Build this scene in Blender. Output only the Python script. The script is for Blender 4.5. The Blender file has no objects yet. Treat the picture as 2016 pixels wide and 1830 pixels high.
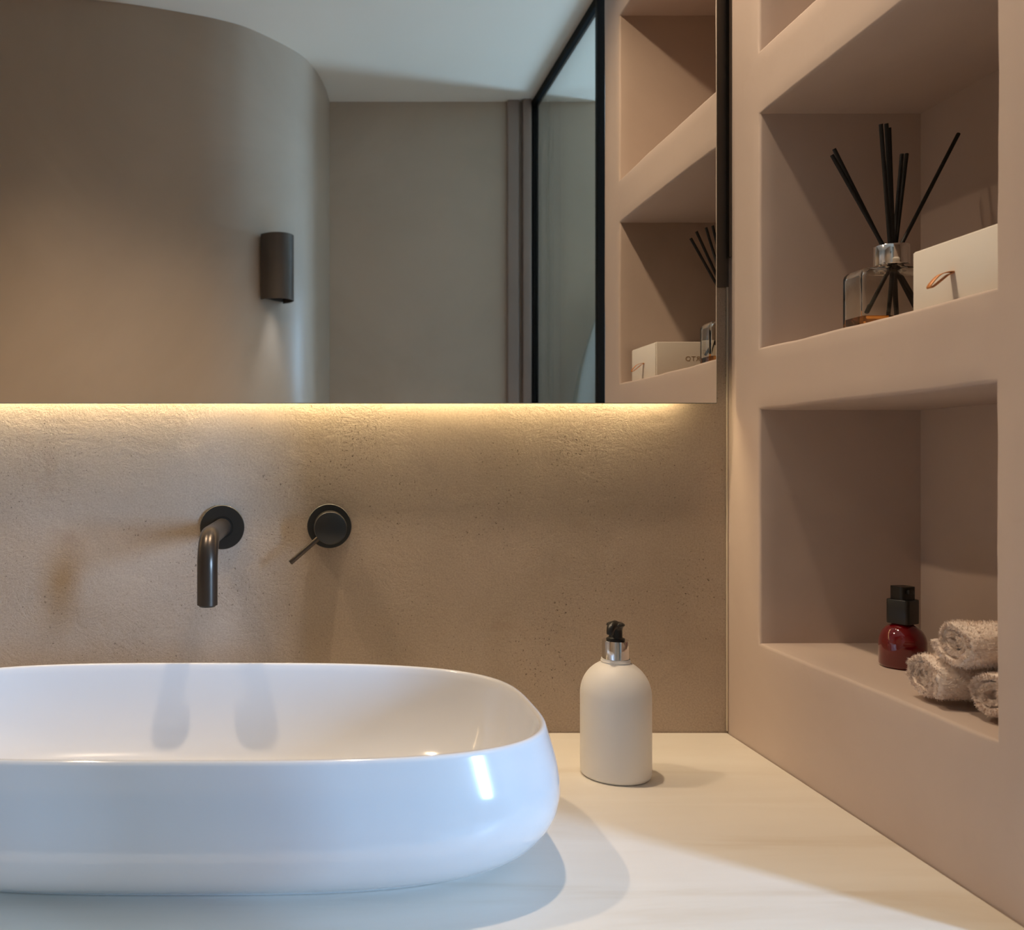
import bpy, bmesh, math, random
from mathutils import Vector, Matrix, noise

S = bpy.context.scene
COL = S.collection
PI = math.pi

# ------------------------------------------------------------------ camera
# room frame: X right, Y towards the vanity wall (Y=0), Z up from the floor
CAM_Y, CAM_Z = -1.25, 1.222
cd = bpy.data.cameras.new('camera')
cam = bpy.data.objects.new('camera', cd)
COL.objects.link(cam)
cam.location = (0, CAM_Y, CAM_Z)
cam.rotation_euler = (PI/2, 0, 0)
cd.sensor_fit = 'HORIZONTAL'
cd.sensor_width = 36
cd.lens = 1791/2016*36
cd.shift_x = (1008-615)/2016
cd.shift_y = -(915-908)/2016
cd.clip_start = 0.02
cd.dof.use_dof = True
cd.dof.focus_distance = 1.12
cd.dof.aperture_fstop = 9
S.camera = cam

# ------------------------------------------------------------------ world, exposure
w = bpy.data.worlds.new('world'); S.world = w; w.use_nodes = True
nt = w.node_tree; nt.nodes.clear()
sky = nt.nodes.new('ShaderNodeTexSky'); sky.sky_type = 'HOSEK_WILKIE'
sky.turbidity = 4; sky.sun_direction = Vector((0.3, 0.8, 0.5)).normalized()
bg = nt.nodes.new('ShaderNodeBackground'); bg.inputs['Strength'].default_value = 1.0
wo = nt.nodes.new('ShaderNodeOutputWorld')
nt.links.new(sky.outputs[0], bg.inputs['Color']); nt.links.new(bg.outputs[0], wo.inputs['Surface'])
S.view_settings.view_transform = 'Standard'
S.view_settings.look = 'None'
S.view_settings.exposure = 0.50
S.view_settings.gamma = 1
S.view_settings.use_curve_mapping = False
S.cycles.use_denoising = True
S.cycles.max_bounces = 14
S.cycles.diffuse_bounces = 6
S.cycles.glossy_bounces = 6
S.cycles.transmission_bounces = 12
S.cycles.transparent_max_bounces = 12
S.cycles.caustics_reflective = False
S.cycles.caustics_refractive = False
S.cycles.sample_clamp_indirect = 4.0

# ------------------------------------------------------------------ large lights
def area(name, loc, target, sx, sy, power, color, spread=180):
    l = bpy.data.lights.new(name, 'AREA'); l.shape = 'RECTANGLE'
    l.size = sx; l.size_y = sy; l.energy = power; l.color = color
    l.spread = math.radians(spread)
    o = bpy.data.objects.new(name, l); COL.objects.link(o)
    o.location = loc
    d = Vector(target) - Vector(loc)
    o.rotation_euler = d.to_track_quat('-Z', 'Y').to_euler()
    return o
def spot(name, loc, target, power, color, angle, blend, radius):
    l = bpy.data.lights.new(name, 'SPOT'); l.energy = power; l.color = color
    l.spot_size = math.radians(angle); l.spot_blend = blend; l.shadow_soft_size = radius
    o = bpy.data.objects.new(name, l); COL.objects.link(o)
    o.location = loc
    d = Vector(target) - Vector(loc)
    o.rotation_euler = d.to_track_quat('-Z', 'Y').to_euler()
    return o
WARM = (1.0, 0.76, 0.52)
COOL = (0.40, 0.635, 1.0)
# daylight through the tall slot window at the far end of the shower
WX0, WX1, WZ0, WZ1, YW = 2.20, 2.44, 0.98, 1.90, -2.20
area('window_daylight', ((WX0+WX1)/2, YW-.05, (WZ0+WZ1)/2), (0.1, -0.45, 1.05), 0.36, 0.95, 114, COOL)

H = 2.389          # ceiling height
DL = [(0.19, -0.175), (-0.54, -0.175)]

# ------------------------------------------------------------------ helpers
def mesh_obj(name, verts, faces, mat, parent=None, smooth=True, angle=40):
    me = bpy.data.meshes.new(name)
    me.from_pydata([tuple(v) for v in verts], [], faces)
    me.update()
    return finish(name, me, mat, parent, smooth, angle)
def finish(name, me, mat, parent, smooth=True, angle=40):
    o = bpy.data.objects.new(name, me); COL.objects.link(o)
    if mat: me.materials.append(mat)
    if smooth:
        me.shade_smooth()
        me.set_sharp_from_angle(angle=math.radians(angle))
    if parent: o.parent = parent
    return o
def bm_obj(name, bm, mat, parent=None, smooth=True, angle=40):
    bmesh.ops.recalc_face_normals(bm, faces=bm.faces)
    me = bpy.data.meshes.new(name); bm.to_mesh(me); bm.free()
    return finish(name, me, mat, parent, smooth, angle)
def tag(o, label=None, cat=None, group=None, kind=None):
    if label: o['label'] = label
    if cat: o['category'] = cat
    if group: o['group'] = group
    if kind: o['kind'] = kind
    return o
def empty(name, loc, label, cat, group=None):
    o = bpy.data.objects.new(name, None); COL.objects.link(o)
    o.location = loc; o.empty_display_size = 0.03
    return tag(o, label, cat, group)
def add_box(bm, x0, x1, y0, y1, z0, z1, bev=0.0, seg=3):
    g = bmesh.ops.create_cube(bm, size=1)
    vs = g['verts']
    for v in vs:
        v.co = Vector((x0 if v.co.x < 0 else x1, y0 if v.co.y < 0 else y1, z0 if v.co.z < 0 else z1))
    if bev > 0:
        es = {e for v in vs for e in v.link_edges}
        bmesh.ops.bevel(bm, geom=list(es), offset=bev, segments=seg, affect='EDGES', profile=0.5)
def box(name, x0, x1, y0, y1, z0, z1, mat, parent=None, bev=0.0, seg=3, smooth=True):
    bm = bmesh.new(); add_box(bm, x0, x1, y0, y1, z0, z1, bev, seg)
    return bm_obj(name, bm, mat, parent, smooth)
def lathe(name, prof, mat, parent=None, n=64, axis='Z', origin=(0,0,0), sx=1, sy=1, angle=40):
    """prof: list of (radius, height)"""
    V, F = [], []
    for r, h in prof:
        for k in range(n):
            a = 2*PI*k/n
            V.append((r*math.cos(a)*sx, r*math.sin(a)*sy, h))
    for i in range(len(prof)-1):
        for k in range(n):
            a, b = i*n+k, i*n+(k+1) % n
            F.append((a, b, b+n, a+n))
    if prof[0][0] > 1e-6: F.append(tuple(reversed(range(n))))
    if prof[-1][0] > 1e-6: F.append(tuple((len(prof)-1)*n+k for k in range(n)))
    if axis == 'Y-':   # height grows towards -Y
        V = [(x, -z, y) for x, y, z in V]
    V = [(x+origin[0], y+origin[1], z+origin[2]) for x, y, z in V]
    bm = bmesh.new(); me = bpy.data.meshes.new('t'); me.from_pydata(V, [], F); bm.from_mesh(me)
    bpy.data.meshes.remove(me)
    bmesh.ops.remove_doubles(bm, verts=bm.verts, dist=1e-6)
    return bm_obj(name, bm, mat, parent, True, angle)
def sweep(name, pts, r, mat, parent=None, n=32, caps=True, rs=None, hollow=0):
    pts = [Vector(p) for p in pts]
    V, F = [], []
    t0 = (pts[1]-pts[0]).normalized()
    up = Vector((0,0,1)) if abs(t0.z) < 0.9 else Vector((1,0,0))
    nrm = t0.cross(up).normalized()
    for i, p in enumerate(pts):
        if i == 0: t = pts[1]-pts[0]
        elif i == len(pts)-1: t = pts[-1]-pts[-2]
        else: t = pts[i+1]-pts[i-1]
        t.normalize()
        nrm = (nrm - t*nrm.dot(t)).normalized()
        b = t.cross(nrm)
        rr = rs[i] if rs else r
        for k in range(n):
            a = 2*PI*k/n
            V.append(p + nrm*math.cos(a)*rr + b*math.sin(a)*rr)
    for i in range(len(pts)-1):
        for k in range(n):
            a, b_ = i*n+k, i*n+(k+1) % n
            F.append((a, b_, b_+n, a+n))
    if caps:
        F.append(tuple(reversed(range(n)))); F.append(tuple((len(pts)-1)*n+k for k in range(n)))
    bm = bmesh.new(); me = bpy.data.meshes.new('t'); me.from_pydata(V, [], F); bm.from_mesh(me)
    bpy.data.meshes.remove(me)
    return bm_obj(name, bm, mat, parent, True, 50)

# ------------------------------------------------------------------ materials
def new_mat(name):
    m = bpy.data.materials.new(name); m.use_nodes = True
    n = m.node_tree.nodes; n.clear()
    out = n.new('ShaderNodeOutputMaterial'); p = n.new('ShaderNodeBsdfPrincipled')
    m.node_tree.links.new(p.outputs[0], out.inputs['Surface'])
    return m, m.node_tree, p, out
def simple(name, col, rough=0.5, metal=0.0, coat=0.0, spec=0.5, var=0.04, vscale=30, coat_rough=0.05):
    m, t, p, out = new_mat(name)
    tc = t.nodes.new('ShaderNodeTexCoord'); nz = t.nodes.new('ShaderNodeTexNoise')
    nz.inputs['Scale'].default_value = vscale; nz.inputs['Detail'].default_value = 4
    t.links.new(tc.outputs['Object'], nz.inputs['Vector'])
    mx = t.nodes.new('ShaderNodeMix'); mx.data_type = 'RGBA'
    mx.inputs[6].default_value = (*[c*(1-var) for c in col], 1)
    mx.inputs[7].default_value = (*[min(1, c*(1+var)) for c in col], 1)
    t.links.new(nz.outputs[0], mx.inputs[0]); t.links.new(mx.outputs[2], p.inputs['Base Color'])
    p.inputs['Roughness'].default_value = rough; p.inputs['Metallic'].default_value = metal
    p.inputs['Coat Weight'].default_value = coat; p.inputs['Coat Roughness'].default_value = coat_rough
    p.inputs['Specular IOR Level'].default_value = spec
    return m
def plaster(name, c1, c2, rough=0.45, scale=2.2, bump=0.15, spec=0.4, stain=None):
    """hand-trowelled micro cement: cloudy tone, soft trowel relief"""
    m, t, p, out = new_mat(name)
    N, L = t.nodes.new, t.links.new
    tc = N('ShaderNodeTexCoord')
    n1 = N('ShaderNodeTexNoise'); n1.inputs['Scale'].default_value = scale
    n1.inputs['Detail'].default_value = 7; n1.inputs['Roughness'].default_value = 0.6
    n1.inputs['Distortion'].default_value = 0.8
    L(tc.outputs['Object'], n1.inputs['Vector'])
    cr = N('ShaderNodeValToRGB')
    cr.color_ramp.elements[0].position = 0.32; cr.color_ramp.elements[0].color = (*c1, 1)
    cr.color_ramp.elements[1].position = 0.68; cr.color_ramp.elements[1].color = (*c2, 1)
    L(n1.outputs[0], cr.inputs[0])
    src = cr.outputs[0]
    if stain:
        n2 = N('ShaderNodeTexNoise'); n2.inputs['Scale'].default_value = 9
        n2.inputs['Detail'].default_value = 9; n2.inputs['Roughness'].default_value = 0.7
        n2.inputs['Distortion'].default_value = 1.5
        L(tc.outputs['Object'], n2.inputs['Vector'])
        c2r = N('ShaderNodeValToRGB')
        c2r.color_ramp.elements[0].position = 0.60; c2r.color_ramp.elements[0].color = (0,0,0,1)
        c2r.color_ramp.elements[1].position = 0.80; c2r.color_ramp.elements[1].color = (0.5,0.5,0.5,1)
        L(n2.outputs[0], c2r.inputs[0])
        mx = N('ShaderNodeMix'); mx.data_type = 'RGBA'
        L(c2r.outputs[0], mx.inputs[0]); L(src, mx.inputs[6]); mx.inputs[7].default_value = (*stain, 1)
        src = mx.outputs[2]
    L(src, p.inputs['Base Color'])
    n3 = N('ShaderNodeTexNoise'); n3.inputs['Scale'].default_value = 14
    n3.inputs['Detail'].default_value = 5; n3.inputs['Distortion'].default_value = 0.5
    L(tc.outputs['Object'], n3.inputs['Vector'])
    b = N('ShaderNodeBump'); b.inputs['Strength'].default_value = bump; b.inputs['Distance'].default_value = 0.004
    L(n3.outputs[0], b.inputs['Height']); L(b.outputs[0], p.inputs['Normal'])
    rr = N('ShaderNodeMapRange'); rr.inputs['To Min'].default_value = rough-0.05; rr.inputs['To Max'].default_value = rough+0.08
    L(n1.outputs[0], rr.inputs['Value']); L(rr.outputs[0], p.inputs['Roughness'])
    p.inputs['Specular IOR Level'].default_value = spec
    return m

def stone_tile():
    """taupe porcelain slab: rough cleft relief in patches, fine dark speckle, rusty clouds"""
    m, t, p, out = new_mat('taupe_stone_tile')
    N, L = t.nodes.new, t.links.new
    tc = N('ShaderNodeTexCoord')
    def nz(scale, det, rough=0.5, dist=0.0, sz=None):
        n = N('ShaderNodeTexNoise'); n.inputs['Scale'].default_value = scale
        n.inputs['Detail'].default_value = det; n.inputs['Roughness'].default_value = rough
        n.inputs['Distortion'].default_value = dist
        if sz:
            mp = N('ShaderNodeMapping'); mp.inputs['Scale'].default_value = sz
            L(tc.outputs['Object'], mp.inputs['Vector']); L(mp.outputs[0], n.inputs['Vector'])
        else: L(tc.outputs['Object'], n.inputs['Vector'])
        return n
    def ramp(src, a, ca, b, cb):
        c = N('ShaderNodeValToRGB')
        c.color_ramp.elements[0].position = a; c.color_ramp.elements[0].color = (*ca, 1)
        c.color_ramp.elements[1].position = b; c.color_ramp.elements[1].color = (*cb, 1)
        L(src, c.inputs[0]); return c
    def mix(fac, a, b):
        x = N('ShaderNodeMix'); x.data_type = 'RGBA'
        L(fac, x.inputs[0]); L(a, x.inputs[6])
        if isinstance(b, tuple): x.inputs[7].default_value = (*b, 1)
        else: L(b, x.inputs[7])
        return x.outputs[2]
    def math_(op, a, b):
        x = N('ShaderNodeMath'); x.operation = op
        for i, v in enumerate((a, b)):
            if isinstance(v, (int, float)): x.inputs[i].default_value = v
            else: L(v, x.inputs[i])
        return x.outputs[0]
    cloud = nz(3.0, 6, 0.6, 0.6)
    base = ramp(cloud.outputs[0], 0.34, (0.385, 0.308, 0.240), 0.66, (0.455, 0.372, 0.300)).outputs[0]
    rust = nz(5.5, 9, 0.72, 1.2)
    rm = ramp(rust.outputs[0], 0.58, (0,0,0), 0.80, (0.55,0.55,0.55))
    base = mix(rm.outputs[0], base, (0.30, 0.195, 0.14))
    grain = nz(420, 2, 0.6)
    gr = ramp(grain.outputs[0], 0.35, (0.88,0.88,0.88), 0.62, (1.05,1.05,1.05))
    mm = N('ShaderNodeMix'); mm.data_type = 'RGBA'; mm.blend_type = 'MULTIPLY'; mm.inputs[0].default_value = 1
    L(base, mm.inputs[6]); L(gr.outputs[0], mm.inputs[7]); base = mm.outputs[2]
    sp = nz(260, 3, 0.7)
    dens = nz(7, 5, 0.7)
    spk = ramp(math_('ADD', sp.outputs[0], math_('MULTIPLY', dens.outputs[0], 0.35)), 0.815, (0,0,0), 0.87, (1,1,1))
    base = mix(spk.outputs[0], base, (0.11, 0.08, 0.06))
    L(base, p.inputs['Base Color'])
    # relief
    fine = nz(300, 3, 0.6)
    ridg = nz(17, 12, 0.72, 0.35, (1.0, 1.0, 1.35))
    ridge = math_('ABSOLUTE', math_('SUBTRACT', ridg.outputs[0], 0.5), 0)
    patch = ramp(nz(3.4, 4, 0.6, 0.3).outputs[0], 0.42, (0.10,0.10,0.10), 0.60, (1,1,1))
    rel = math_('MULTIPLY', ridge, patch.outputs[0])
    big = nz(9, 6, 0.55, 0.8)
    hgt = math_('ADD', math_('MULTIPLY', rel, -3.0), math_('ADD', math_('MULTIPLY', fine.outputs[0], 0.045), math_('MULTIPLY', big.outputs[0], 0.45)))
    b = N('ShaderNodeBump'); b.inputs['Strength'].default_value = 0.62; b.inputs['Distance'].default_value = 0.006
    L(hgt, b.inputs['Height']); L(b.outputs[0], p.inputs['Normal'])
    p.inputs['Roughness'].default_value = 0.62; p.inputs['Specular IOR Level'].default_value = 0.35
    return m
def marble():
    m, t, p, out = new_mat('cream_marble')
    N, L = t.nodes.new, t.links.new
    tc = N('ShaderNodeTexCoord'); mp = N('ShaderNodeMapping'); mp.inputs['Scale'].default_value = (2.2, 14, 14)
    mp.inputs['Rotation'].default_value = (0, 0, 0.06)
    L(tc.outputs['Object'], mp.inputs['Vector'])
    n = N('ShaderNodeTexNoise'); n.inputs['Scale'].default_value = 1.0; n.inputs['Detail'].default_value = 7
    n.inputs['Roughness'].default_value = 0.55; n.inputs['Distortion'].default_value = 0.6
    L(mp.outputs[0], n.inputs['Vector'])
    c = N('ShaderNodeValToRGB')
    e = c.color_ramp.elements
    e[0].position = 0.30; e[0].color = (0.66, 0.59, 0.49, 1)
    e[1].position = 0.70; e[1].color = (0.80, 0.765, 0.70, 1)
    x = e.new(0.45); x.color = (0.75, 0.705, 0.63, 1)
    L(n.outputs[0], c.inputs[0]); L(c.outputs[0], p.inputs['Base Color'])
    p.inputs['Roughness'].default_value = 0.42; p.inputs['Specular IOR Level'].default_value = 0.4
    return m
def emis(name, col, s):
    m, t, p, out = new_mat(name); t.nodes.remove(p)
    e = t.nodes.new('ShaderNodeEmission'); e.inputs['Color'].default_value = (*col, 1); e.inputs['Strength'].default_value = s
    t.links.new(e.outputs[0], out.inputs['Surface']); return m
def thin_glass(name, tint=(0.93, 0.97, 0.95)):
    m, t, p, out = new_mat(name); t.nodes.remove(p)
    N, L = t.nodes.new, t.links.new
    tr = N('ShaderNodeBsdfTransparent'); tr.inputs[0].default_value = (*tint, 1)
    gl = N('ShaderNodeBsdfGlossy'); gl.inputs['Roughness'].default_value = 0.02
    lw = N('ShaderNodeLayerWeight'); lw.inputs[0].default_value = 0.5
    pw = N('ShaderNodeMath'); pw.operation = 'POWER'; pw.inputs[1].default_value = 5
    L(lw.outputs['Facing'], pw.inputs[0])
    fr = N('ShaderNodeMath'); fr.operation = 'MULTIPLY_ADD'; fr.inputs[1].default_value = 0.80; fr.inputs[2].default_value = 0.03
    L(pw.outputs[0], fr.inputs[0])
    mx = N('ShaderNodeMixShader'); L(fr.outputs[0], mx.inputs[0]); L(tr.outputs[0], mx.inputs[1]); L(gl.outputs[0], mx.inputs[2])
    L(mx.outputs[0], out.inputs['Surface']); return m
def glass(name, col, rough=0.0, ior=1.45):
    m, t, p, out = new_mat(name)
    p.inputs['Base Color'].default_value = (*col, 1); p.inputs['Roughness'].default_value = rough
    p.inputs['Transmission Weight'].default_value = 1; p.inputs['IOR'].default_value = ior
    return m

M = {}
M['plaster'] = plaster('blush_plaster', (0.475, 0.385, 0.335), (0.54, 0.445, 0.388), 0.48, 2.0, 0.10, 0.35, (0.43, 0.34, 0.29))
M['taupe'] = plaster('taupe_plaster', (0.455, 0.36, 0.275), (0.525, 0.42, 0.325), 0.36, 1.6, 0.10, 0.5)
M['ceil'] = plaster('ceiling_paint', (0.86, 0.76, 0.63), (0.89, 0.79, 0.66), 0.7, 1.5, 0.03, 0.2)
M['floor'] = plaster('pale_cement_floor', (0.74, 0.77, 0.82), (0.80, 0.83, 0.88), 0.4, 2, 0.1, 0.4)
M['frame_shade'] = plaster('painted_shade_plum', (0.30, 0.225, 0.19), (0.34, 0.255, 0.215), 0.5, 3, 0.1, 0.3)  # dark tone carries the shade next to the shower frame
M['tile'] = stone_tile()
M['marble'] = marble()
M['ceramic'] = simple('glazed_ceramic', (0.71, 0.72, 0.745), 0.12, 0, 0.6, 0.5, 0.004, 5, 0.04)
M['black'] = simple('matt_black_metal', (0.010, 0.0105, 0.010), 0.34, 0.0, 0.0, 0.55, 0.1, 60)
M['bronze'] = simple('brushed_gunmetal', (0.075, 0.062, 0.052), 0.30, 0.75, 0.0, 0.5, 0.1, 60)
M['blackp'] = simple('black_plastic', (0.009, 0.0085, 0.0075), 0.36, 0, 0, 0.5, 0.05, 60)
M['frame'] = simple('black_powder_coat', (0.004, 0.004, 0.004), 0.6, 0, 0, 0.15, 0.05, 60)
M['chrome'] = simple('chrome', (0.80, 0.79, 0.78), 0.10, 1.0, 0, 0.5, 0.01, 60)
M['mirror'] = simple('silvered_glass', (0.90, 0.88, 0.84), 0.0, 1.0, 0, 0.5, 0.0, 1)
M['medge'] = simple('mirror_edge_glass', (0.22, 0.25, 0.22), 0.15, 0.5, 0, 0.5, 0.02, 10)
M['mback'] = simple('mirror_backing', (0.10, 0.09, 0.08), 0.5, 0, 0, 0.4, 0.02, 10)
M['led'] = emis('warm_led_strip', (1.0, 0.76, 0.42), 31)
M['soap'] = simple('ivory_matt_plastic', (0.78, 0.76, 0.73), 0.42, 0, 0, 0.4, 0.01, 10)
M['card'] = simple('cream_card', (0.74, 0.70, 0.64), 0.55, 0, 0, 0.3, 0.02, 40)
M['print'] = simple('gilt_print', (0.30, 0.20, 0.10), 0.4, 0.2, 0, 0.5, 0.02, 40)
M['leather'] = simple('tan_leather', (0.52, 0.20, 0.055), 0.45, 0.1, 0, 0.5, 0.15, 200)
M['gold'] = simple('gold_edge', (0.75, 0.50, 0.20), 0.3, 0.8, 0, 0.5, 0.1, 200)
M['clear'] = glass('clear_glass', (0.97, 0.97, 0.93))
M['oil'] = glass('amber_oil', (0.90, 0.42, 0.10), 0, 1.36)
M['reed'] = simple('black_reed', (0.010, 0.009, 0.008), 0.6, 0, 0, 0.3, 0.2, 200)
M['reedb'] = simple('bare_reed', (0.10, 0.065, 0.035), 0.6, 0, 0, 0.3, 0.2, 200)
M['screen'] = thin_glass('shower_glass')
M['cloth'] = simple('pale_grey_towelling', (0.50, 0.54, 0.55), 0.9, 0, 0, 0.1, 0.08, 120)
M['oak'] = simple('vanity_oak', (0.36, 0.25, 0.16), 0.5, 0, 0, 0.3, 0.15, 12)
M['seal'] = simple('silicone_seal', (0.58, 0.50, 0.40), 0.4, 0, 0, 0.4, 0.05, 40)
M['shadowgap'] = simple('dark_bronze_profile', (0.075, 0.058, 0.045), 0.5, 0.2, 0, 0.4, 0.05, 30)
M['sconce'] = simple('taupe_metal', (0.085, 0.068, 0.055), 0.42, 0.3, 0, 0.5, 0.05, 30)
m, t, p, out = new_mat('ruby_glass')
p.inputs['Base Color'].default_value = (0.17, 0.0015, 0.005, 1); p.inputs['Roughness'].default_value = 0.06
p.inputs['Transmission Weight'].default_value = 0.35; p.inputs['Coat Weight'].default_value = 0.8
p.inputs['Coat Roughness'].default_value = 0.03
M['ruby'] = m
# terry
m, t, p, out = new_mat('cream_terry')
oi = t.nodes.new('ShaderNodeTexNoise'); oi.inputs['Scale'].default_value = 260; oi.inputs['Detail'].default_value = 3
tc = t.nodes.new('ShaderNodeTexCoord'); t.links.new(tc.outputs['Object'], oi.inputs['Vector'])
cr = t.nodes.new('ShaderNodeValToRGB')
cr.color_ramp.elements[0].position = 0.3; cr.color_ramp.elements[0].color = (0.70, 0.58, 0.50, 1)
cr.color_ramp.elements[1].position = 0.65; cr.color_ramp.elements[1].color = (0.86, 0.76, 0.68, 1)
t.links.new(oi.outputs[0], cr.inputs[0]); t.links.new(cr.outputs[0], p.inputs['Base Color'])
p.inputs['Roughness'].default_value = 0.95; p.inputs['Specular IOR Level'].default_value = 0.1
p.inputs['Sheen Weight'].default_value = 0.3
M['terry'] = m

# ------------------------------------------------------------------ room shell
XL, XR, YO = -1.40, 2.70, -1.75
WXR = 0.5709       # face of the niche wall
tag(box('floor', XL-.1, XR+.1, YW-.1, 0.1, -0.1, 0, M['floor']), kind='structure')
tag(box('ceiling', XL-.1, XR+.1, YW-.1, 0.1, H, H+.1, M['ceil']), kind='structure')
tag(box('wall_back', XL-.1, XR+.1, 0, 0.1, 0, H, M['tile'], smooth=False), kind='structure')
tag(box('wall_left', XL-.1, XL, YO-.1, 0, 0, H, M['taupe']), kind='structure')
tag(box('wall_far_right', XR, XR+.1, YW-.1, 0, 0, H, M['taupe']), kind='structure')
# opposite wall, and the deeper shower wall with the window slot
tag(box('wall_opposite', XL, 0.95, YW-.1, YO, 0, H, M['taupe'], None, 0, 3, False), kind='structure')
bm = bmesh.new()
add_box(bm, 0.95, WX0, YW-.1, YW, 0, H); add_box(bm, WX1, XR, YW-.1, YW, 0, H)
add_box(bm, WX0, WX1, YW-.1, YW, 0, WZ0); add_box(bm, WX0, WX1, YW-.1, YW, WZ1, H)
tag(bm_obj('wall_shower', bm, M['taupe'], None, False), kind='structure')
bm = bmesh.new()
for a in ((WX0, WX0+.012, WZ0, WZ1), (WX1-.012, WX1, WZ0, WZ1), (WX0+.012, WX1-.012, WZ0, WZ0+.012), (WX0+.012, WX1-.012, WZ1-.012, WZ1)):
    add_box(bm, a[0], a[1], YW-.04, YW-.01, a[2], a[3])
wf = tag(bm_obj('window_1', bm, M['frame'], None, False), kind='structure')
box('pane', WX0+.012, WX1-.012, YW-.028, YW-.024, WZ0+.012, WZ1-.012, M['screen'], wf)

# curved partition, seen only in the mirror
def cat(pts, sub=8):
    out = []
    P = [Vector(p) for p in pts]
    P = [P[0]*2-P[1]] + P + [P[-1]*2-P[-2]]
    for i in range(1, len(P)-2):
        for k in range(sub):
            u = k/sub
            a, b, c, d = P[i-1], P[i], P[i+1], P[i+2]
            out.append(0.5*((2*b)+(c-a)*u+(2*a-5*b+4*c-d)*u*u+(3*b-a-3*c+d)*u**3))
    out.append(P[-2]); return out
curve = cat([(-1.40, -1.035), (-1.1, -1.037), (-0.78, -1.060), (-0.521, -1.106), (-0.348, -1.160), (-0.241, -1.204), (-0.158, -1.262),
             (-0.0405, -1.398), (0.008, -1.509), (0.040, -1.640), (0.056, -1.75)], 8)
ring = [Vector((v.x, v.y)) for v in curve] + [Vector((-1.40, -1.75))]
n = len(ring)
V = [(v.x, v.y, 0) for v in ring] + [(v.x, v.y, H) for v in ring]
F = [(i, (i+1) % n, n+(i+1) % n, n+i) for i in range(n)] + [tuple(reversed(range(n))), tuple(range(n, 2*n))]
bm = bmesh.new(); me = bpy.data.meshes.new('t'); me.from_pydata(V, [], F); bm.from_mesh(me)
tag(bm_obj('wall_curved', bm, M['taupe'], None, True, 30), kind='structure')

# shade beside the shower frame, built as dark raised strips on the opposite wall
tag(box('shade_strip_1', 0.630, 0.668, YO, YO+.018, 0, H, M['frame_shade'], None, 0.004), kind='structure')
tag(box('shade_strip_2', 0.678, 0.706, YO, YO+.026, 0, H, M['frame_shade'], None, 0.004), kind='structure')

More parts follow.
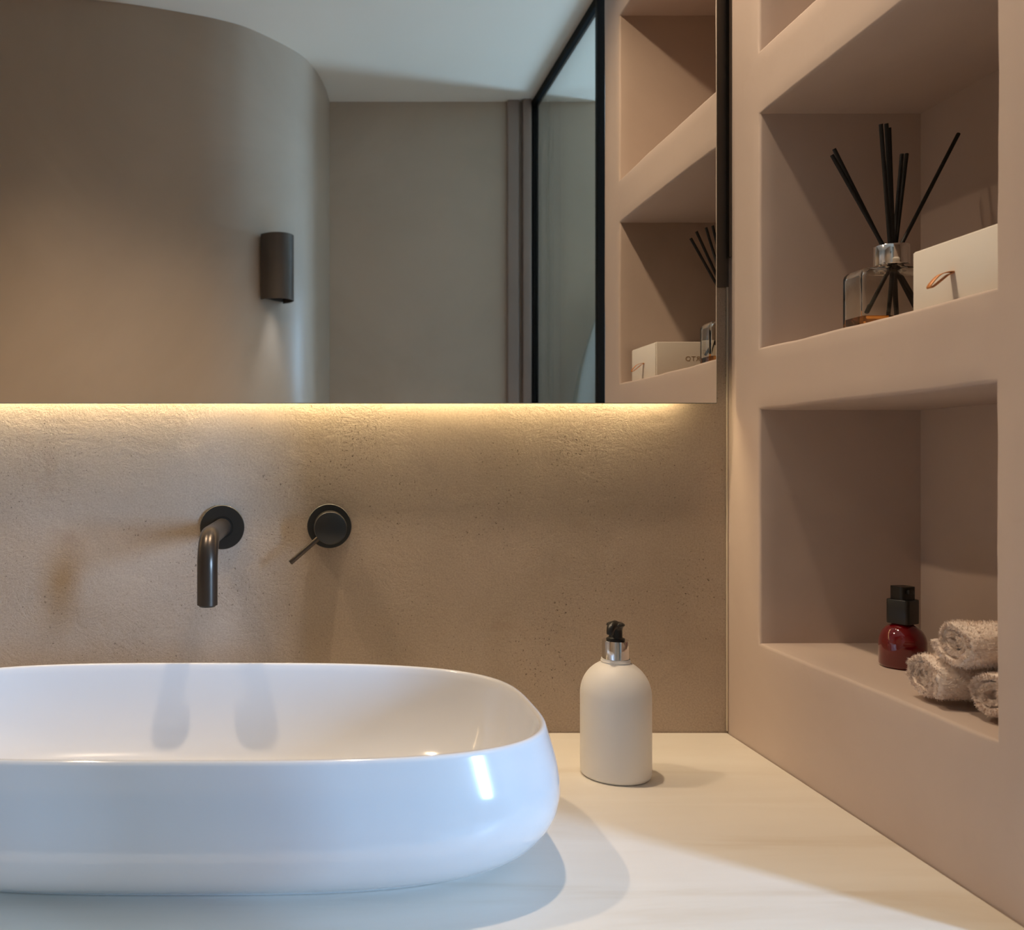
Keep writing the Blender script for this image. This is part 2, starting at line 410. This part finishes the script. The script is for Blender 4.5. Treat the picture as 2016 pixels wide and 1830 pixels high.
# niche wall: plaster partition with three open niches
NY0, NY1 = -0.490, -0.088
NZ = [(0.990, 1.2875), (1.3665, 1.666), (1.7465, 2.051)]
XB = 0.777
YE = -0.576
def niche_wall():
    bm = bmesh.new()
    ys = [YE, NY0, NY1, 0.0]
    zs = [0.0, 0.80] + [z for p in NZ for z in p] + [H]
    def lin(a, b, step):
        k = max(1, round((b-a)/step)); return [a+(b-a)*i/k for i in range(k)]
    Y = []; Z = []
    for i in range(3): Y += lin(ys[i], ys[i+1], 0.02)
    Y.append(ys[-1])
    for i in range(len(zs)-1): Z += lin(zs[i], zs[i+1], 0.02 if i else 0.4)
    Z.append(zs[-1])
    vd = {}
    def v(x, y, z):
        k = (round(x, 5), round(y, 5), round(z, 5))
        if k not in vd: vd[k] = bm.verts.new((x, y, z))
        return vd[k]
    def inhole(y, z): return NY0 < y < NY1 and any(a < z < b for a, b in NZ)
    for i in range(len(Y)-1):
        for j in range(len(Z)-1):
            if inhole((Y[i]+Y[i+1])/2, (Z[j]+Z[j+1])/2): continue
            bm.faces.new((v(WXR,Y[i],Z[j]), v(WXR,Y[i],Z[j+1]), v(WXR,Y[i+1],Z[j+1]), v(WXR,Y[i+1],Z[j])))
    X = lin(WXR, XB, 0.02) + [XB]
    Yh = [y for y in Y if NY0-1e-6 <= y <= NY1+1e-6]
    for a, b in NZ:
        Zh = [z for z in Z if a-1e-6 <= z <= b+1e-6]
        for i in range(len(Yh)-1):
            for j in range(len(Zh)-1):
                bm.faces.new((v(XB,Yh[i],Zh[j]), v(XB,Yh[i],Zh[j+1]), v(XB,Yh[i+1],Zh[j+1]), v(XB,Yh[i+1],Zh[j])))
            for k in range(len(X)-1):
                for zz in (a, b):
                    bm.faces.new((v(X[k],Yh[i],zz), v(X[k+1],Yh[i],zz), v(X[k+1],Yh[i+1],zz), v(X[k],Yh[i+1],zz)))
        for j in range(len(Zh)-1):
            for k in range(len(X)-1):
                for yy in (NY0, NY1):
                    bm.faces.new((v(X[k],yy,Zh[j]), v(X[k+1],yy,Zh[j]), v(X[k+1],yy,Zh[j+1]), v(X[k],yy,Zh[j+1])))
    XO = 0.86
    # end face, rear and caps
    for j in range(len(Z)-1):
        bm.faces.new((v(WXR,YE,Z[j]), v(WXR,YE,Z[j+1]), v(XO,YE,Z[j+1]), v(XO,YE,Z[j])))
    zr = [v(XO, YE, z) for z in Z] + [v(XO, 0, z) for z in reversed((Z[0], Z[-1]))]
    bm.faces.new(zr)
    bmesh.ops.recalc_face_normals(bm, faces=bm.faces)
    # soften niche rims and the free corner
    es = []
    for e in bm.edges:
        if len(e.link_faces) == 2:
            a, b = e.link_faces
            if a.normal.dot(b.normal) < 0.3:
                mid = (e.verts[0].co+e.verts[1].co)/2
                if abs(mid.x-WXR) < 1e-4 : es.append(e)
    bmesh.ops.bevel(bm, geom=es, offset=0.0038, segments=3, affect='EDGES', profile=0.5)
    for vv in bm.verts:   # hand-made unevenness
        c = vv.co
        if c.x < XB-0.01 and c.y < -0.03 and 0.86 < c.z < 2.3:
            nv = noise.noise_vector(c*9.0)
            nv2 = noise.noise_vector(c*28.0)
            c.x += nv.x*0.0006
            if c.x < WXR+0.012:
                c.y += nv.y*0.0016 + nv2.y*0.0008; c.z += nv.z*0.0014 + nv2.z*0.0006
    return bm_obj('wall_right', bm, M['plaster'], None, True, 35)
tag(niche_wall(), kind='structure')

# ------------------------------------------------------------------ vanity
CT = 0.85
vt = empty('vanity_cabinet', (-0.41, -0.29, 0), 'vanity cabinet with two doors below the cream marble worktop', 'cabinet')
def loc_child(o, root):
    o.parent = root; o.matrix_parent_inverse = Matrix.Translation(root.location).inverted(); return o
loc_child(box('body', XL+.002, 0.569, -0.555, -0.002, 0.0, 0.789, M['oak']), vt)
for a, b in ((-1.39, -0.42), (-0.41, 0.56)):
    d = loc_child(box('door', a, b, -0.572, -0.556, 0.10, 0.785, M['oak'], None, 0.002), vt)
    box('handle', b-.05 if b > 0 else b-.05, b-.03, -0.584, -0.572, 0.45, 0.60, M['black'], d, 0.003)
tag(box('marble_worktop', XL+.002, 0.5695, -0.585, -0.001, 0.79, CT, M['marble'], None, 0.002),
    'cream marble worktop under the white basin, running along the stone wall', 'worktop')
tag(box('trim_3', 0.5680, 0.5708, -0.0030, -0.0003, CT+.002, H-.01, M['seal'], None, 0.001), kind='structure')

# dark corner profile closing the gap beside the mirror, above its lower third
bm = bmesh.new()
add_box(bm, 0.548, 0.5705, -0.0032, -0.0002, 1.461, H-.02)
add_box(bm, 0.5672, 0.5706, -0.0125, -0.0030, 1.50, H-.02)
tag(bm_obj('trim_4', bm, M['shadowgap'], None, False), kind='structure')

# ------------------------------------------------------------------ basin
def supere(a, b, n, N):
    P = []
    for k in range(N):
        t = 2*PI*k/N
        c, s = math.cos(t), math.sin(t)
        r = (abs(c)**n + abs(s)**n)**(-1/n)
        P.append((a*r*c, b*r*s))
    return P
def basin():
    cx, cy = -0.115, -0.335
    A, B, NN, SEG = 0.3365, 0.182, 3.3, 240
    prof = [  # (inset (+ inward), z, exponent)
        (0.060, 0.0005), (0.046, 0.0005), (0.0445, 0.0015), (0.043, 0.004), (0.036, 0.0065), (0.026, 0.012), (0.014, 0.0205), (0.004, 0.031), (-0.004, 0.043),
        (-0.0095, 0.056), (-0.0118, 0.070), (-0.0110, 0.084), (-0.0085, 0.098), (-0.0050, 0.111), (-0.0015, 0.122),
        (-0.0003, 0.1265), (0.0006, 0.1288), (0.0022, 0.1300), (0.0042, 0.1300), (0.0058, 0.1290), (0.0068, 0.1270),
        (0.0080, 0.121), (0.0100, 0.108), (0.0135, 0.090), (0.0195, 0.070), (0.030, 0.050), (0.045, 0.0345), (0.062, 0.0255),
        (0.085, 0.0210), (0.115, 0.0185), (0.150, 0.0172)]
    V, F = [], []
    for d, z in prof:
        f = min(1, max(0, (d-0.02)/0.13)); nn = NN - 0.9*f
        for (x, y) in supere(A-d, B-d, nn, SEG): V.append((x, y, z))
    for i in range(len(prof)-1):
        for k in range(SEG):
            a, b = i*SEG+k, i*SEG+(k+1) % SEG
            F.append((a, b, b+SEG, a+SEG))
    F.append(tuple(reversed(range(SEG))))
    V.append((0, 0, 0.0168)); c = len(V)-1
    for k in range(SEG):
        F.append((((len(prof)-1)*SEG+k), ((len(prof)-1)*SEG+(k+1) % SEG), c))
    r = empty('vessel_basin', (cx, cy, CT), 'long white glazed oval basin standing on the marble worktop', 'basin')
    mesh_obj('bowl', V, F, M['ceramic'], r, True, 60)
    lathe('drain_cover', [(0.0, 0.0225), (0.030, 0.0222), (0.032, 0.021), (0.032, 0.0168), (0.0, 0.0168)], M['ceramic'], r)
    return r
basin()

# ------------------------------------------------------------------ taps
def taps():
    X, Z = -0.1235, 1.132
    r = empty('wall_spout', (X, -0.0005, Z), 'black wall-mounted curved water spout with round plate, above the basin', 'tap')
    lathe('wall_plate', [(0, 0), (0.0300, 0), (0.0303, 0.0012), (0.0303, 0.0035), (0.0296, 0.0042), (0.0148, 0.0042), (0.0142, 0.0036), (0, 0.0036)], M['black'], r, 96, 'Y-')
    R = 0.036; reach = 0.18; ys = []
    pts = [(0, -0.003, 0), (0, -0.06, 0), (0, -(reach-R)+0.02, 0)]
    pts = [(0, -0.003-(reach-R-0.003)*i/10, 0) for i in range(10)]
    for k in range(17):
        a = PI/2*k/16
        pts.append((0, -(reach-R)-R*math.sin(a), -R+R*math.cos(a)))
    for k in range(1, 8): pts.append((0, -reach, -R-(0.0785-R)*k/7))
    sweep('spout_tube', pts, 0.0121, M['bronze'], r, 40)
    lathe('aerator', [(0.0, -0.0805), (0.0095, -0.0805), (0.0105, -0.0785), (0, -0.0785)], M['black'], r, 32, 'Z', (0, -reach, 0))
    X, Z = 0.0232, 1.1335
    r = empty('wall_mixer', (X, -0.0005, Z), 'black round wall mixer knob with thin angled lever, right of the spout', 'tap')
    lathe('wall_plate', [(0, 0), (0.0300, 0), (0.0303, 0.0012), (0.0303, 0.0035), (0.0296, 0.0042), (0.0, 0.0042)], M['black'], r, 96, 'Y-')
    kb = lathe('knob', [(0, 0.0042), (0.0212, 0.0042), (0.0217, 0.006), (0.0217, 0.0435), (0.0214, 0.0446), (0.0207, 0.0451), (0, 0.0451)], M['black'], r, 96, 'Y-', (0.0008, 0, 0))
    lathe('knob_ring', [(0.0219, 0.030), (0.0222, 0.0304), (0.0222, 0.0312), (0.0219, 0.0316)], M['bronze'], kb, 96, 'Y-', (0.0008, 0, 0))
    d = Vector((-0.752, -0.06, -0.655)).normalized()
    p0 = Vector((0.0008, -0.034, 0)) + d*0.019
    sweep('lever', [p0, p0+d*0.0515, p0+d*0.0520], 0.0034, M['bronze'], r, 24, rs=[0.0034, 0.0034, 0.0031])
taps()

# ------------------------------------------------------------------ mirror with LED strip
MY = -0.0238
MZ0, MZ1 = 1.300, 2.36
MX0, MX1 = -1.20, 0.5457
r = empty('wall_mirror', (0, 0, MZ0), 'large frameless backlit mirror on the stone wall above the basin', 'mirror')
bm = bmesh.new(); add_box(bm, MX0, MX1, MY, MY+.005, 0, MZ1-MZ0, 0.0009, 2)
bmesh.ops.recalc_face_normals(bm, faces=bm.faces)
me = bpy.data.meshes.new('mirror_pane'); bm.to_mesh(me); bm.free()
me.materials.append(M['mirror']); me.materials.append(M['medge'])
for f in me.polygons: f.material_index = 0 if f.normal.y < -0.99 else 1
o = bpy.data.objects.new('mirror_pane', me); COL.objects.link(o); o.parent = r
box('backing_frame', MX0+.03, MX1-.035, MY+.0052, -0.0005, 0.026, MZ1-MZ0-.03, M['mback'], r)
box('light_strip', MX0+.06, MX1-.047, -0.0150, -0.0060, 0.0190, 0.0270, M['led'], r)

# ------------------------------------------------------------------ soap bottle
def soap():
    x, y = 0.360, -0.170
    r = empty('soap_dispenser', (x, y, CT), 'ivory pump bottle with chrome collar on the worktop right of the basin', 'soap dispenser')
    R = 0.0407
    prof = [(0, 0.0012), (R-.010, 0.0012), (R-.008, 0.0), (R-.004, 0.0), (R-.0012, 0.0022), (R, 0.0055), (R, 0.096)]
    for k in range(1, 15):
        a = PI/2*k/15
        prof.append((R*math.cos(a), 0.096+0.0415*math.sin(a)))
    prof = [p for p in prof if not (p[1] > 0.11 and p[1] > 0.1350)]
    prof += [(0.0172, 0.1358), (0.0166, 0.1366), (0.0164, 0.1386), (0.0, 0.1386)]
    lathe('bottle_body', prof, M['soap'], r, 96)
    lathe('collar', [(0.0150, 0.1385), (0.0155, 0.1388), (0.0155, 0.1592), (0.0151, 0.1602), (0.0118, 0.1604), (0.0, 0.1604)], M['chrome'], r, 64)
    lathe('pump_stem', [(0.0105, 0.1604), (0.0108, 0.1612), (0.0104, 0.1624), (0.0086, 0.1630), (0.0078, 0.1642), (0.0077, 0.1745), (0, 0.1745)], M['blackp'], r, 48)
    # pump head: domed cap and a short hooked nozzle facing the room
    h = lathe('pump_head', [(0.0078, 0.1730), (0.0082, 0.1752), (0.0092, 0.1768), (0.0103, 0.1775), (0.0106, 0.1784), (0.0098, 0.1798), (0.0070, 0.1812), (0.0035, 0.1819), (0, 0.1821)],
              M['blackp'], r, 48, sy=1.05)
    d = Vector((-0.62, -0.78, 0)).normalized()
    pts = [d*0.002+Vector((0,0,0.1775)), d*0.009+Vector((0,0,0.1780)), d*0.0145+Vector((0,0,0.1765)), d*0.0175+Vector((0,0,0.1725)), d*0.0182+Vector((0,0,0.1690))]
    sweep('nozzle', cat([tuple(p) for p in pts], 6), 0.0040, M['blackp'], h, 20, rs=[0.0062-0.0026*i/24 for i in range(25)])
soap()

# ------------------------------------------------------------------ reed diffuser
def rbox_rings(hx, hy, rad, N=8):
    P = []
    for cx, cy, a0 in ((hx-rad, hy-rad, 0), (-hx+rad, hy-rad, 90), (-hx+rad, -hy+rad, 180), (hx-rad, -hy+rad, 270)):
        for k in range(N+1):
            a = math.radians(a0+90*k/N); P.append((cx+rad*math.cos(a), cy+rad*math.sin(a)))
    return P
def loft(rings):
    V, F = [], []
    n = len(rings[0][0])
    for P, z in rings:
        for x, y in P: V.append((x, y, z))
    for i in range(len(rings)-1):
        for k in range(n):
            a, b = i*n+k, i*n+(k+1) % n
            F.append((a, b, b+n, a+n))
    F.append(tuple(reversed(range(n)))); F.append(tuple((len(rings)-1)*n+k for k in range(n)))
    return V, F
SH = NZ[1][0]
def diffuser():
    cx, d = 0.6575, 1.033
    cy = CAM_Y + d
    r = empty('reed_diffuser', (cx, cy, SH), 'clear glass reed diffuser with silver collar and black reeds, on the middle niche shelf', 'diffuser')
    hx, hy = 0.0455, 0.0215
    def lerp(a, b, u): return [(p[0]*(1-u)+q[0]*u, p[1]*(1-u)+q[1]*u) for p, q in zip(a, b)]
    circ = lambda rr: [(rr*math.cos(math.atan2(y, x)), rr*math.sin(math.atan2(y, x))) for x, y in rbox_rings(1, 1, .999)]
    o = lambda i: rbox_rings(hx-i, hy-i, 0.007-min(i, .004))
    out = [(o(0.003), 0.0), (o(0.001), 0.0007), (o(0), 0.003), (o(0), 0.064), (o(0.001), 0.0675), (o(0.0035), 0.0705), (o(.008), .0725),
           (lerp(o(.012), circ(.014), .8), 0.0745), (circ(.0125), 0.0765), (circ(.0125), 0.094)]
    inn = [(circ(.0098), 0.094), (circ(.0098), .0755), (lerp(o(.014), circ(.012), .7), 0.0715), (o(.0095), .069), (o(.006), .0665), (o(.0045), 0.062), (o(.0045), .012), (o(.0065), .0085), (o(.010), .0072)]
    V, F = loft(out + inn)
    bm = bmesh.new(); me = bpy.data.meshes.new('t'); me.from_pydata(V, [], F); bm.from_mesh(me)
    bm_obj('glass_bottle', bm, M['clear'], r, True, 60)
    V, F = loft([(o(.0098), .0074), (o(.0063), .0088), (o(.0043), .012), (o(.0043), .0185)])
    mesh_obj('oil', V, F, M['oil'], r, True, 40)
    lathe('collar', [(0.0128, 0.0775), (0.0174, 0.0775), (0.0179, 0.0782), (0.0179, 0.0990), (0.0174, 0.0998), (0.0120, 0.0998), (0.0120, 0.0850)], M['chrome'], r, 64)
    tips = [(0.590, 1.0334, 1.570), (0.5962, 1.0398, 1.579), (0.627, 1.0034, 1.594), (0.6357, 1.0075, 1.596), (0.6435, 1.015, 1.594),
            (0.674, 1.040, 1.573), (0.6925, 1.060, 1.580), (0.7457, 1.050, 1.600)]
    random.seed(4)
    necks = [(-.0075, .000), (-.0062, .003), (-.0040, -.004), (-.001, -.0035), (.0015, -.001), (.0035, .002), (.0062, .003), (.0078, -.002)]
    for (tx, td, tz), (nx, ny) in zip(tips, necks):
        tip = Vector((tx-cx, CAM_Y+td-cy, tz-SH)); nk = Vector((nx, ny, 0.097))
        dr = (nk-tip).normalized()
        zb = 0.0095
        bot = nk + dr*((nk.z-zb)/(-dr.z))
        lim = (hx-.009, hy-.009)
        # leave the reed straight but stop it at the glass
        for _ in range(60):
            if abs(bot.x) <= lim[0] and abs(bot.y) <= lim[1]: break
            bot = bot + (nk-bot)*0.03
        sweep('reed', [tip, nk, bot], 0.0021, M['reed'], r, 14)
diffuser()

# ------------------------------------------------------------------ gift box
def giftbox():
    x0, x1 = 0.5885, 0.705
    y0, y1 = -0.474, -0.3575
    hgt = 0.0605
    r = empty('cream_box', (x0, (y0+y1)/2, SH), 'square cream card box with tan pull tab beside the reed diffuser', 'box')
    yc = (y0+y1)/2
    box('sleeve', 0.0015, x1-x0, y0-yc, y1-yc, 0, hgt, M['card'], r, 0.0012)
    box('drawer_front', 0, 0.0014, y0-yc+.0015, y1-yc-.0015, 0.0015, hgt-.0015, M['card'], r, 0.0004)
    # folded leather loop standing out from the front
    yy = CAM_Y+.8365-yc
    pts = [(0.001, .0297), (-.006, .0292), (-.013, .0262), (-.0195, .0195), (-.0215, .0160), (-.0205, .0148), (-.017, .0168), (-.010, .0225), (-.004, .0272), (0.001, .0289)]
    pts = cat([(a, b) for a, b in pts], 4)
    V, F = [], []
    w_ = 0.0032
    nn = len(pts)
    for s in (-1, 1):
        for a, b in pts: V.append((a, yy+s*w_, b))
    for i in range(nn-1): F.append((i, i+1, nn+i+1, nn+i))
    o = mesh_obj('pull_tab', V, F, M['leather'], r, True, 80)
    sm = o.modifiers.new('thick', 'SOLIDIFY'); sm.thickness = 0.0007; sm.offset = 0
    o['label'] = 'tan leather pull tab'
    # lettering on the side that faces the mirror
    cu = bpy.data.curves.new('t', 'FONT'); cu.body = 'PORTO'; cu.size = 0.0118; cu.extrude = 0.0001; cu.space_character = 1.12
    to = bpy.data.objects.new('t', cu); COL.objects.link(to)
    bpy.context.view_layer.update()
    me = bpy.data.meshes.new_from_object(to.evaluated_get(bpy.context.evaluated_depsgraph_get()))
    bpy.data.objects.remove(to)
    wmax = max(v.co.x for v in me.vertices)
    for v in me.vertices:
        x, y, z = v.co
        v.co = Vector((0.640-x0 + (wmax-x), y1-yc+0.0001+z, 0.0275+y))
    me.flip_normals() if hasattr(me, 'flip_normals') else None
    me.materials.append(M['print'])
    o = bpy.data.objects.new('lettering', me); COL.objects.link(o); o.parent = r
giftbox()

# ------------------------------------------------------------------ red bottle
S0 = NZ[0][0]
def redbottle():
    d = 1.028
    r = empty('red_glass_bottle', (0.667, CAM_Y+d, S0), 'small ruby red glass pump bottle with black cap in the lowest niche', 'bottle')
    R = 0.0236
    prof = [(0, .001), (R-.006, .001), (R-.004, 0), (R-.0015, .0012), (R, .004), (R, .030)]
    prof[-1] = (R, .0275)
    for k in range(1, 13):
        a = math.radians(62)*k/12
        prof.append((R*math.cos(a), .0275+.0235*math.sin(a)))
    prof += [(.0104, .0490), (.0100, .0500), (.0100, .0530), (0, .0530)]
    lathe('bottle_body', prof, M['ruby'], r, 72)
    V, F = loft([(rbox_rings(.0120, .0120, .004), .0495), (rbox_rings(.0124, .0124, .004), .0502), (rbox_rings(.0124, .0124, .004), .0758), (rbox_rings(.0119, .0119, .0038), .0765)])
    o = mesh_obj('cap', V, F, M['blackp'], r, True, 40); o.rotation_euler.z = math.radians(28)
    bm = bmesh.new()
    V = []; P = rbox_rings(.0094, .0088, .003)
    rings = [(P, .0765), (P, .0900)]
    V, F = loft(rings)
    # scooped top
    n = len(P)
    V2 = []
    for i, (x, y, z) in enumerate(V):
        if z > .08: z = .0912 - .0018*max(0, 1-abs(x+.001)/.006)
        V2.append((x, y, z))
    h = mesh_obj('pump_head', V2, F, M['blackp'], r, True, 30)
    h.rotation_euler.z = math.radians(10)
    box('spout_lip', -.0035, .0035, -.0125, -.007, .083, .0885, M['blackp'], h, .0012)
redbottle()

# ------------------------------------------------------------------ rolled face cloths
def towel(name, loc, rz, ax, az, L, seed, label, start=0.3, turns=2.4, tilt=0.0):
    rnd = random.Random(seed)
    # spiral band cross-section in local YZ, extruded along local X
    th = 0.0050
    N = 150
    c, nrm = [], []
    for k in range(N+1):
        u = k/N
        f = (0.13 + 0.87*u)
        a = start*2*PI + turns*2*PI*u
        ry, rz_ = ax*f, az*f
        c.append(Vector((0, math.cos(a)*ry, math.sin(a)*rz_)))
    for k in range(N+1):
        t = (c[min(N, k+1)]-c[max(0, k-1)]).normalized()
        nrm.append(Vector((0, t.z, -t.y)))
    # skew: whole roll sags a little
    NX = 26
    V, F = [], []
    loop = []
    for k in range(N+1): loop.append(c[k]+nrm[k]*th*.5)
    for k in range(N, -1, -1): loop.append(c[k]-nrm[k]*th*.5)
    m_ = len(loop)
    for i in range(NX+1):
        x = L*i/NX
        for j, q in enumerate(loop):
            s = 1.0 - 0.06*math.exp(-x/0.004) - 0.06*math.exp(-(L-x)/0.004)
            p = Vector((x, q.y*s, q.z*s))
            rr = math.hypot(q.y/ax, q.z/az)
            if i == 0: p.x += 0.005*(1-rr) + 0.0022*noise.noise(Vector((q.y*160, q.z*160, seed)))
            nv = noise.noise_vector(Vector((x*60+seed, q.y*60, q.z*60)))
            nw = noise.noise_vector(Vector((x*240+seed, q.y*240, q.z*240)))
            p += nv*0.0022 + nw*0.0009
            V.append(p)
    for i in range(NX):
        for j in range(m_):
            a, b = i*m_+j, i*m_+(j+1) % m_
            F.append((a, b, b+m_, a+m_))
    for i0 in (0, NX*m_):
        for k in range(N):
            q = (i0+k, i0+k+1, i0+m_-2-k, i0+m_-1-k)
            F.append(q if i0 else tuple(reversed(q)))
    # pile: tapered tufts
    def tuft(p, d, ln, wd):
        side = d.cross(Vector((rnd.uniform(-1,1), rnd.uniform(-1,1), rnd.uniform(-1,1)))).normalized()*wd
        bend = Vector((rnd.uniform(-1,1), rnd.uniform(-1,1), rnd.uniform(-1,1)))*ln*.35
        k = len(V)
        V.extend([p-side, p+side, p+d*ln*.6+bend*.5-side*.7, p+d*ln*.6+bend*.5+side*.7, p+d*ln+bend])
        F.append((k, k+1, k+3, k+2)); F.append((k+2, k+3, k+4))
    base = list(V[:(NX+1)*m_])
    for _ in range(16000):
        u = rnd.random()
        if u < 0.42:   # end face
            k = rnd.randint(0, N-1)
            s = rnd.random()
            p = base[k]*(1-s)+base[m_-1-k]*s
            d = Vector((-1, rnd.uniform(-.9,.9), rnd.uniform(-.9,.9))).normalized()
            tuft(p, d, rnd.uniform(.0010, .0026), .00024)
        else:
            i = rnd.randint(0, NX-1)
            k = N - int(N*1.05/turns*rnd.random())
            k = max(1, min(N, k))
            q = base[i*m_+k]; q2 = base[(i+1)*m_+k]
            s = rnd.random(); p = q*(1-s)+q2*s
            # k indexes the +nrm side = outside or inside depending on winding
            o_ = Vector((0, p.y, p.z)).normalized()
            nn = nrm[k] if nrm[k].dot(o_) > 0 else -nrm[k]
            if nrm[k].dot(o_) < 0:
                q = base[i*m_+(m_-1-k)]; q2 = base[(i+1)*m_+(m_-1-k)]; p = q*(1-s)+q2*s
            d = (nn+Vector((rnd.uniform(-.7,.7), rnd.uniform(-.7,.7), rnd.uniform(-.7,.7)))).normalized()
            tuft(p, d, rnd.uniform(.0014, .0032), .00024)
    o = mesh_obj(name, V, F, M['terry'], None, True, 180)
    o.location = loc; o.rotation_euler = (tilt, 0, rz)
    return tag(o, label, 'towel', 'rolled face cloths')
towel('rolled_face_cloth', (0.588, CAM_Y+0.879, S0+.0245), math.radians(-4), 0.0300, 0.0205, 0.125, 3,
      'rolled cream face cloth lying next to the red bottle, below the top roll', .12, 2.5)
towel('rolled_face_cloth', (0.598, CAM_Y+0.802, S0+.0245), math.radians(3), 0.0300, 0.0205, 0.125, 8,
      'rolled cream face cloth lying nearest the outer edge of the lowest niche', .30, 2.3)
towel('rolled_face_cloth', (0.592, CAM_Y+0.842, S0+.0650), math.radians(-2), 0.0290, 0.0205, 0.13, 15,
      'rolled cream face cloth lying on top of two others in the lowest niche', .55, 2.4, 0.1)

# ------------------------------------------------------------------ things seen in the mirror
# sconce on the curved wall
def sconce():
    nrm = Vector((0.76, 0.65, 0)).normalized()
    ang = math.atan2(nrm.y, nrm.x)
    p0 = Vector((-0.1135, -1.307, 1.662))
    r = empty('wall_sconce', p0, 'taupe half-cylinder metal wall light on the curved wall, seen in the mirror', 'wall light')
    r.rotation_euler.z = ang            # local +X points out of the wall
    R, dep, th, hh = 0.046, 0.022, 0.0025, 0.178
    def outline(R, dep):
        P = [(0.004, -R)]
        for k in range(33):
            a = -PI/2 + PI*k/32
            P.append((dep+R*math.cos(a), R*math.sin(a)))
        P.append((0.004, R)); return P
    A_, B_ = outline(R, dep), outline(R-th, dep)
    V, F = [], []
    n = len(A_)
    for z in (0, hh):
        for x, y in A_: V.append((x, y, z))
        for x, y in B_: V.append((x, y, z))
    for i in range(n-1):
        F.append((i, i+1, 2*n+i+1, 2*n+i))
        F.append((n+i+1, n+i, 3*n+i, 3*n+i+1))
        F.append((i+1, i, n+i, n+i+1))
        F.append((2*n+i, 2*n+i+1, 3*n+i+1, 3*n+i))
    F.append((0, 2*n, 3*n, n)); F.append((n-1, 2*n-1, 4*n-1, 3*n-1))
    mesh_obj('shade', V, F, M['sconce'], r, True, 40)
    box('back_plate', 0.0005, 0.0055, -R+.004, R-.004, 0.004, hh-.004, M['sconce'], r)
    box('lamp_holder', 0.006, 0.045, -0.018, 0.018, 0.078, 0.10, M['sconce'], r, .003)
    return r
sconce()
spot('added_streak_spot', (-0.1135+.030, -1.307+.026, 1.735), (-0.1135+.030, -1.307+.026, 0), 3.0, (0.75, 0.85, 1.0), 40, 0.9, 0.012)  # added cool spot, imitates the window's sheen streak below the sconce
spot('sconce_uplight', (-0.1135+.030, -1.307+.026, 1.770), (-0.1135+.030, -1.307+.026, 3), 0.12, (1.0, 0.8, 0.55), 70, 1.0, 0.012)

# shower screen
XG = 0.7195
PY = 1.2024-2.275
r = empty('shower_screen', (XG, PY, 0), 'clear glass shower screen with slim black metal frame, seen in the mirror', 'shower screen')
W_ = 0.0095
box('post', -W_, W_, -W_, W_, 0, H-.001, M['frame'], r, .001)
box('post', -W_, W_, YO-PY+.001, YO-PY+.021, 0, H-.001, M['frame'], r, .001)
box('top_rail', -W_, W_, YO-PY+.021, -W_, H-.023, H-.001, M['frame'], r, .001)
box('bottom_rail', -W_, W_, YO-PY+.021, -W_, 0, .02, M['frame'], r, .001)
box('glass_pane', -.003, .003, YO-PY+.021, -W_, .02, H-.023, M['screen'], r)

# towel hanging on a hook behind the screen
HX, HZ = 0.965, 1.80
r = empty('towel_hook', (HX, YO, HZ), 'small black round wall hook holding the hanging towel, seen in the mirror', 'hook')
lathe('hook_plate', [(0, .0005), (.020, .0005), (.020, .006), (0, .006)], M['frame'], r, 32, 'Y-')
bpy.data.objects.remove(r.children[0])
def ylathe_room(name, prof, mat, parent):
    o = lathe(name, prof, mat, parent, 32, 'Y-')
    for v in o.data.vertices: v.co.y = -v.co.y
    o.data.flip_normals(); return o
ylathe_room('hook_plate', [(0, .0005), (.020, .0005), (.020, .006), (0, .006)], M['frame'], r)
ylathe_room('peg', [(.006, .006), (.006, .050), (.010, .052), (.010, .056), (0, .056)], M['frame'], r)
def hang():
    V, F = [], []
    NA, NZ_ = 96, 44
    z1, z0 = HZ-.004, 0.95
    for j in range(NZ_+1):
        u = j/NZ_
        z = z1 + (z0-z1)*u
        sp = 0.020 + 0.135*(1-math.exp(-u*3.2)) + 0.03*u
        for k in range(NA):
            a = 2*PI*k/NA
            fold = 0.10*math.sin(7*a+1.1)*min(1, u*3) + 0.05*math.sin(12*a+u*3)*min(1, u*3)
            x = math.cos(a)*sp*(1+fold)
            y = math.sin(a)*(0.020+0.022*min(1, u*2.5))*(1+2.2*fold)
            V.append((x, y, z))
    for j in range(NZ_):
        for k in range(NA):
            a, b = j*NA+k, j*NA+(k+1) % NA
            F.append((a, a+NA, b+NA, b))
    F.append(tuple(range(NA))); F.append(tuple(reversed([NZ_*NA+k for k in range(NA)])))
    o = mesh_obj('hanging_towel', V, F, M['cloth'], None, True, 180)
    o.location = (HX, YO+.085, 0)
    tag(o, 'pale grey towel hanging in folds behind the shower screen, seen in the mirror', 'towel')
hang()

# recessed ceiling lamps above the worktop
for i, (x, y) in enumerate(DL):
    r = empty('ceiling_spotlight', (x, y, H), 'small recessed round ceiling spotlight above the basin' if i else 'small recessed round ceiling spotlight above the soap dispenser', 'ceiling light', 'ceiling spotlights')
    lathe('trim_ring', [(0.030, -.0005), (0.045, -.0005), (0.045, -.004), (0.042, -.006), (0.032, -.006), (0.030, -.004)], M['frame'], r, 48)
    spot('spotlight_beam', (x, y, H-.012), (x, y, 0), 26 if i == 0 else 22, WARM, 130, 0.6, 0.022)
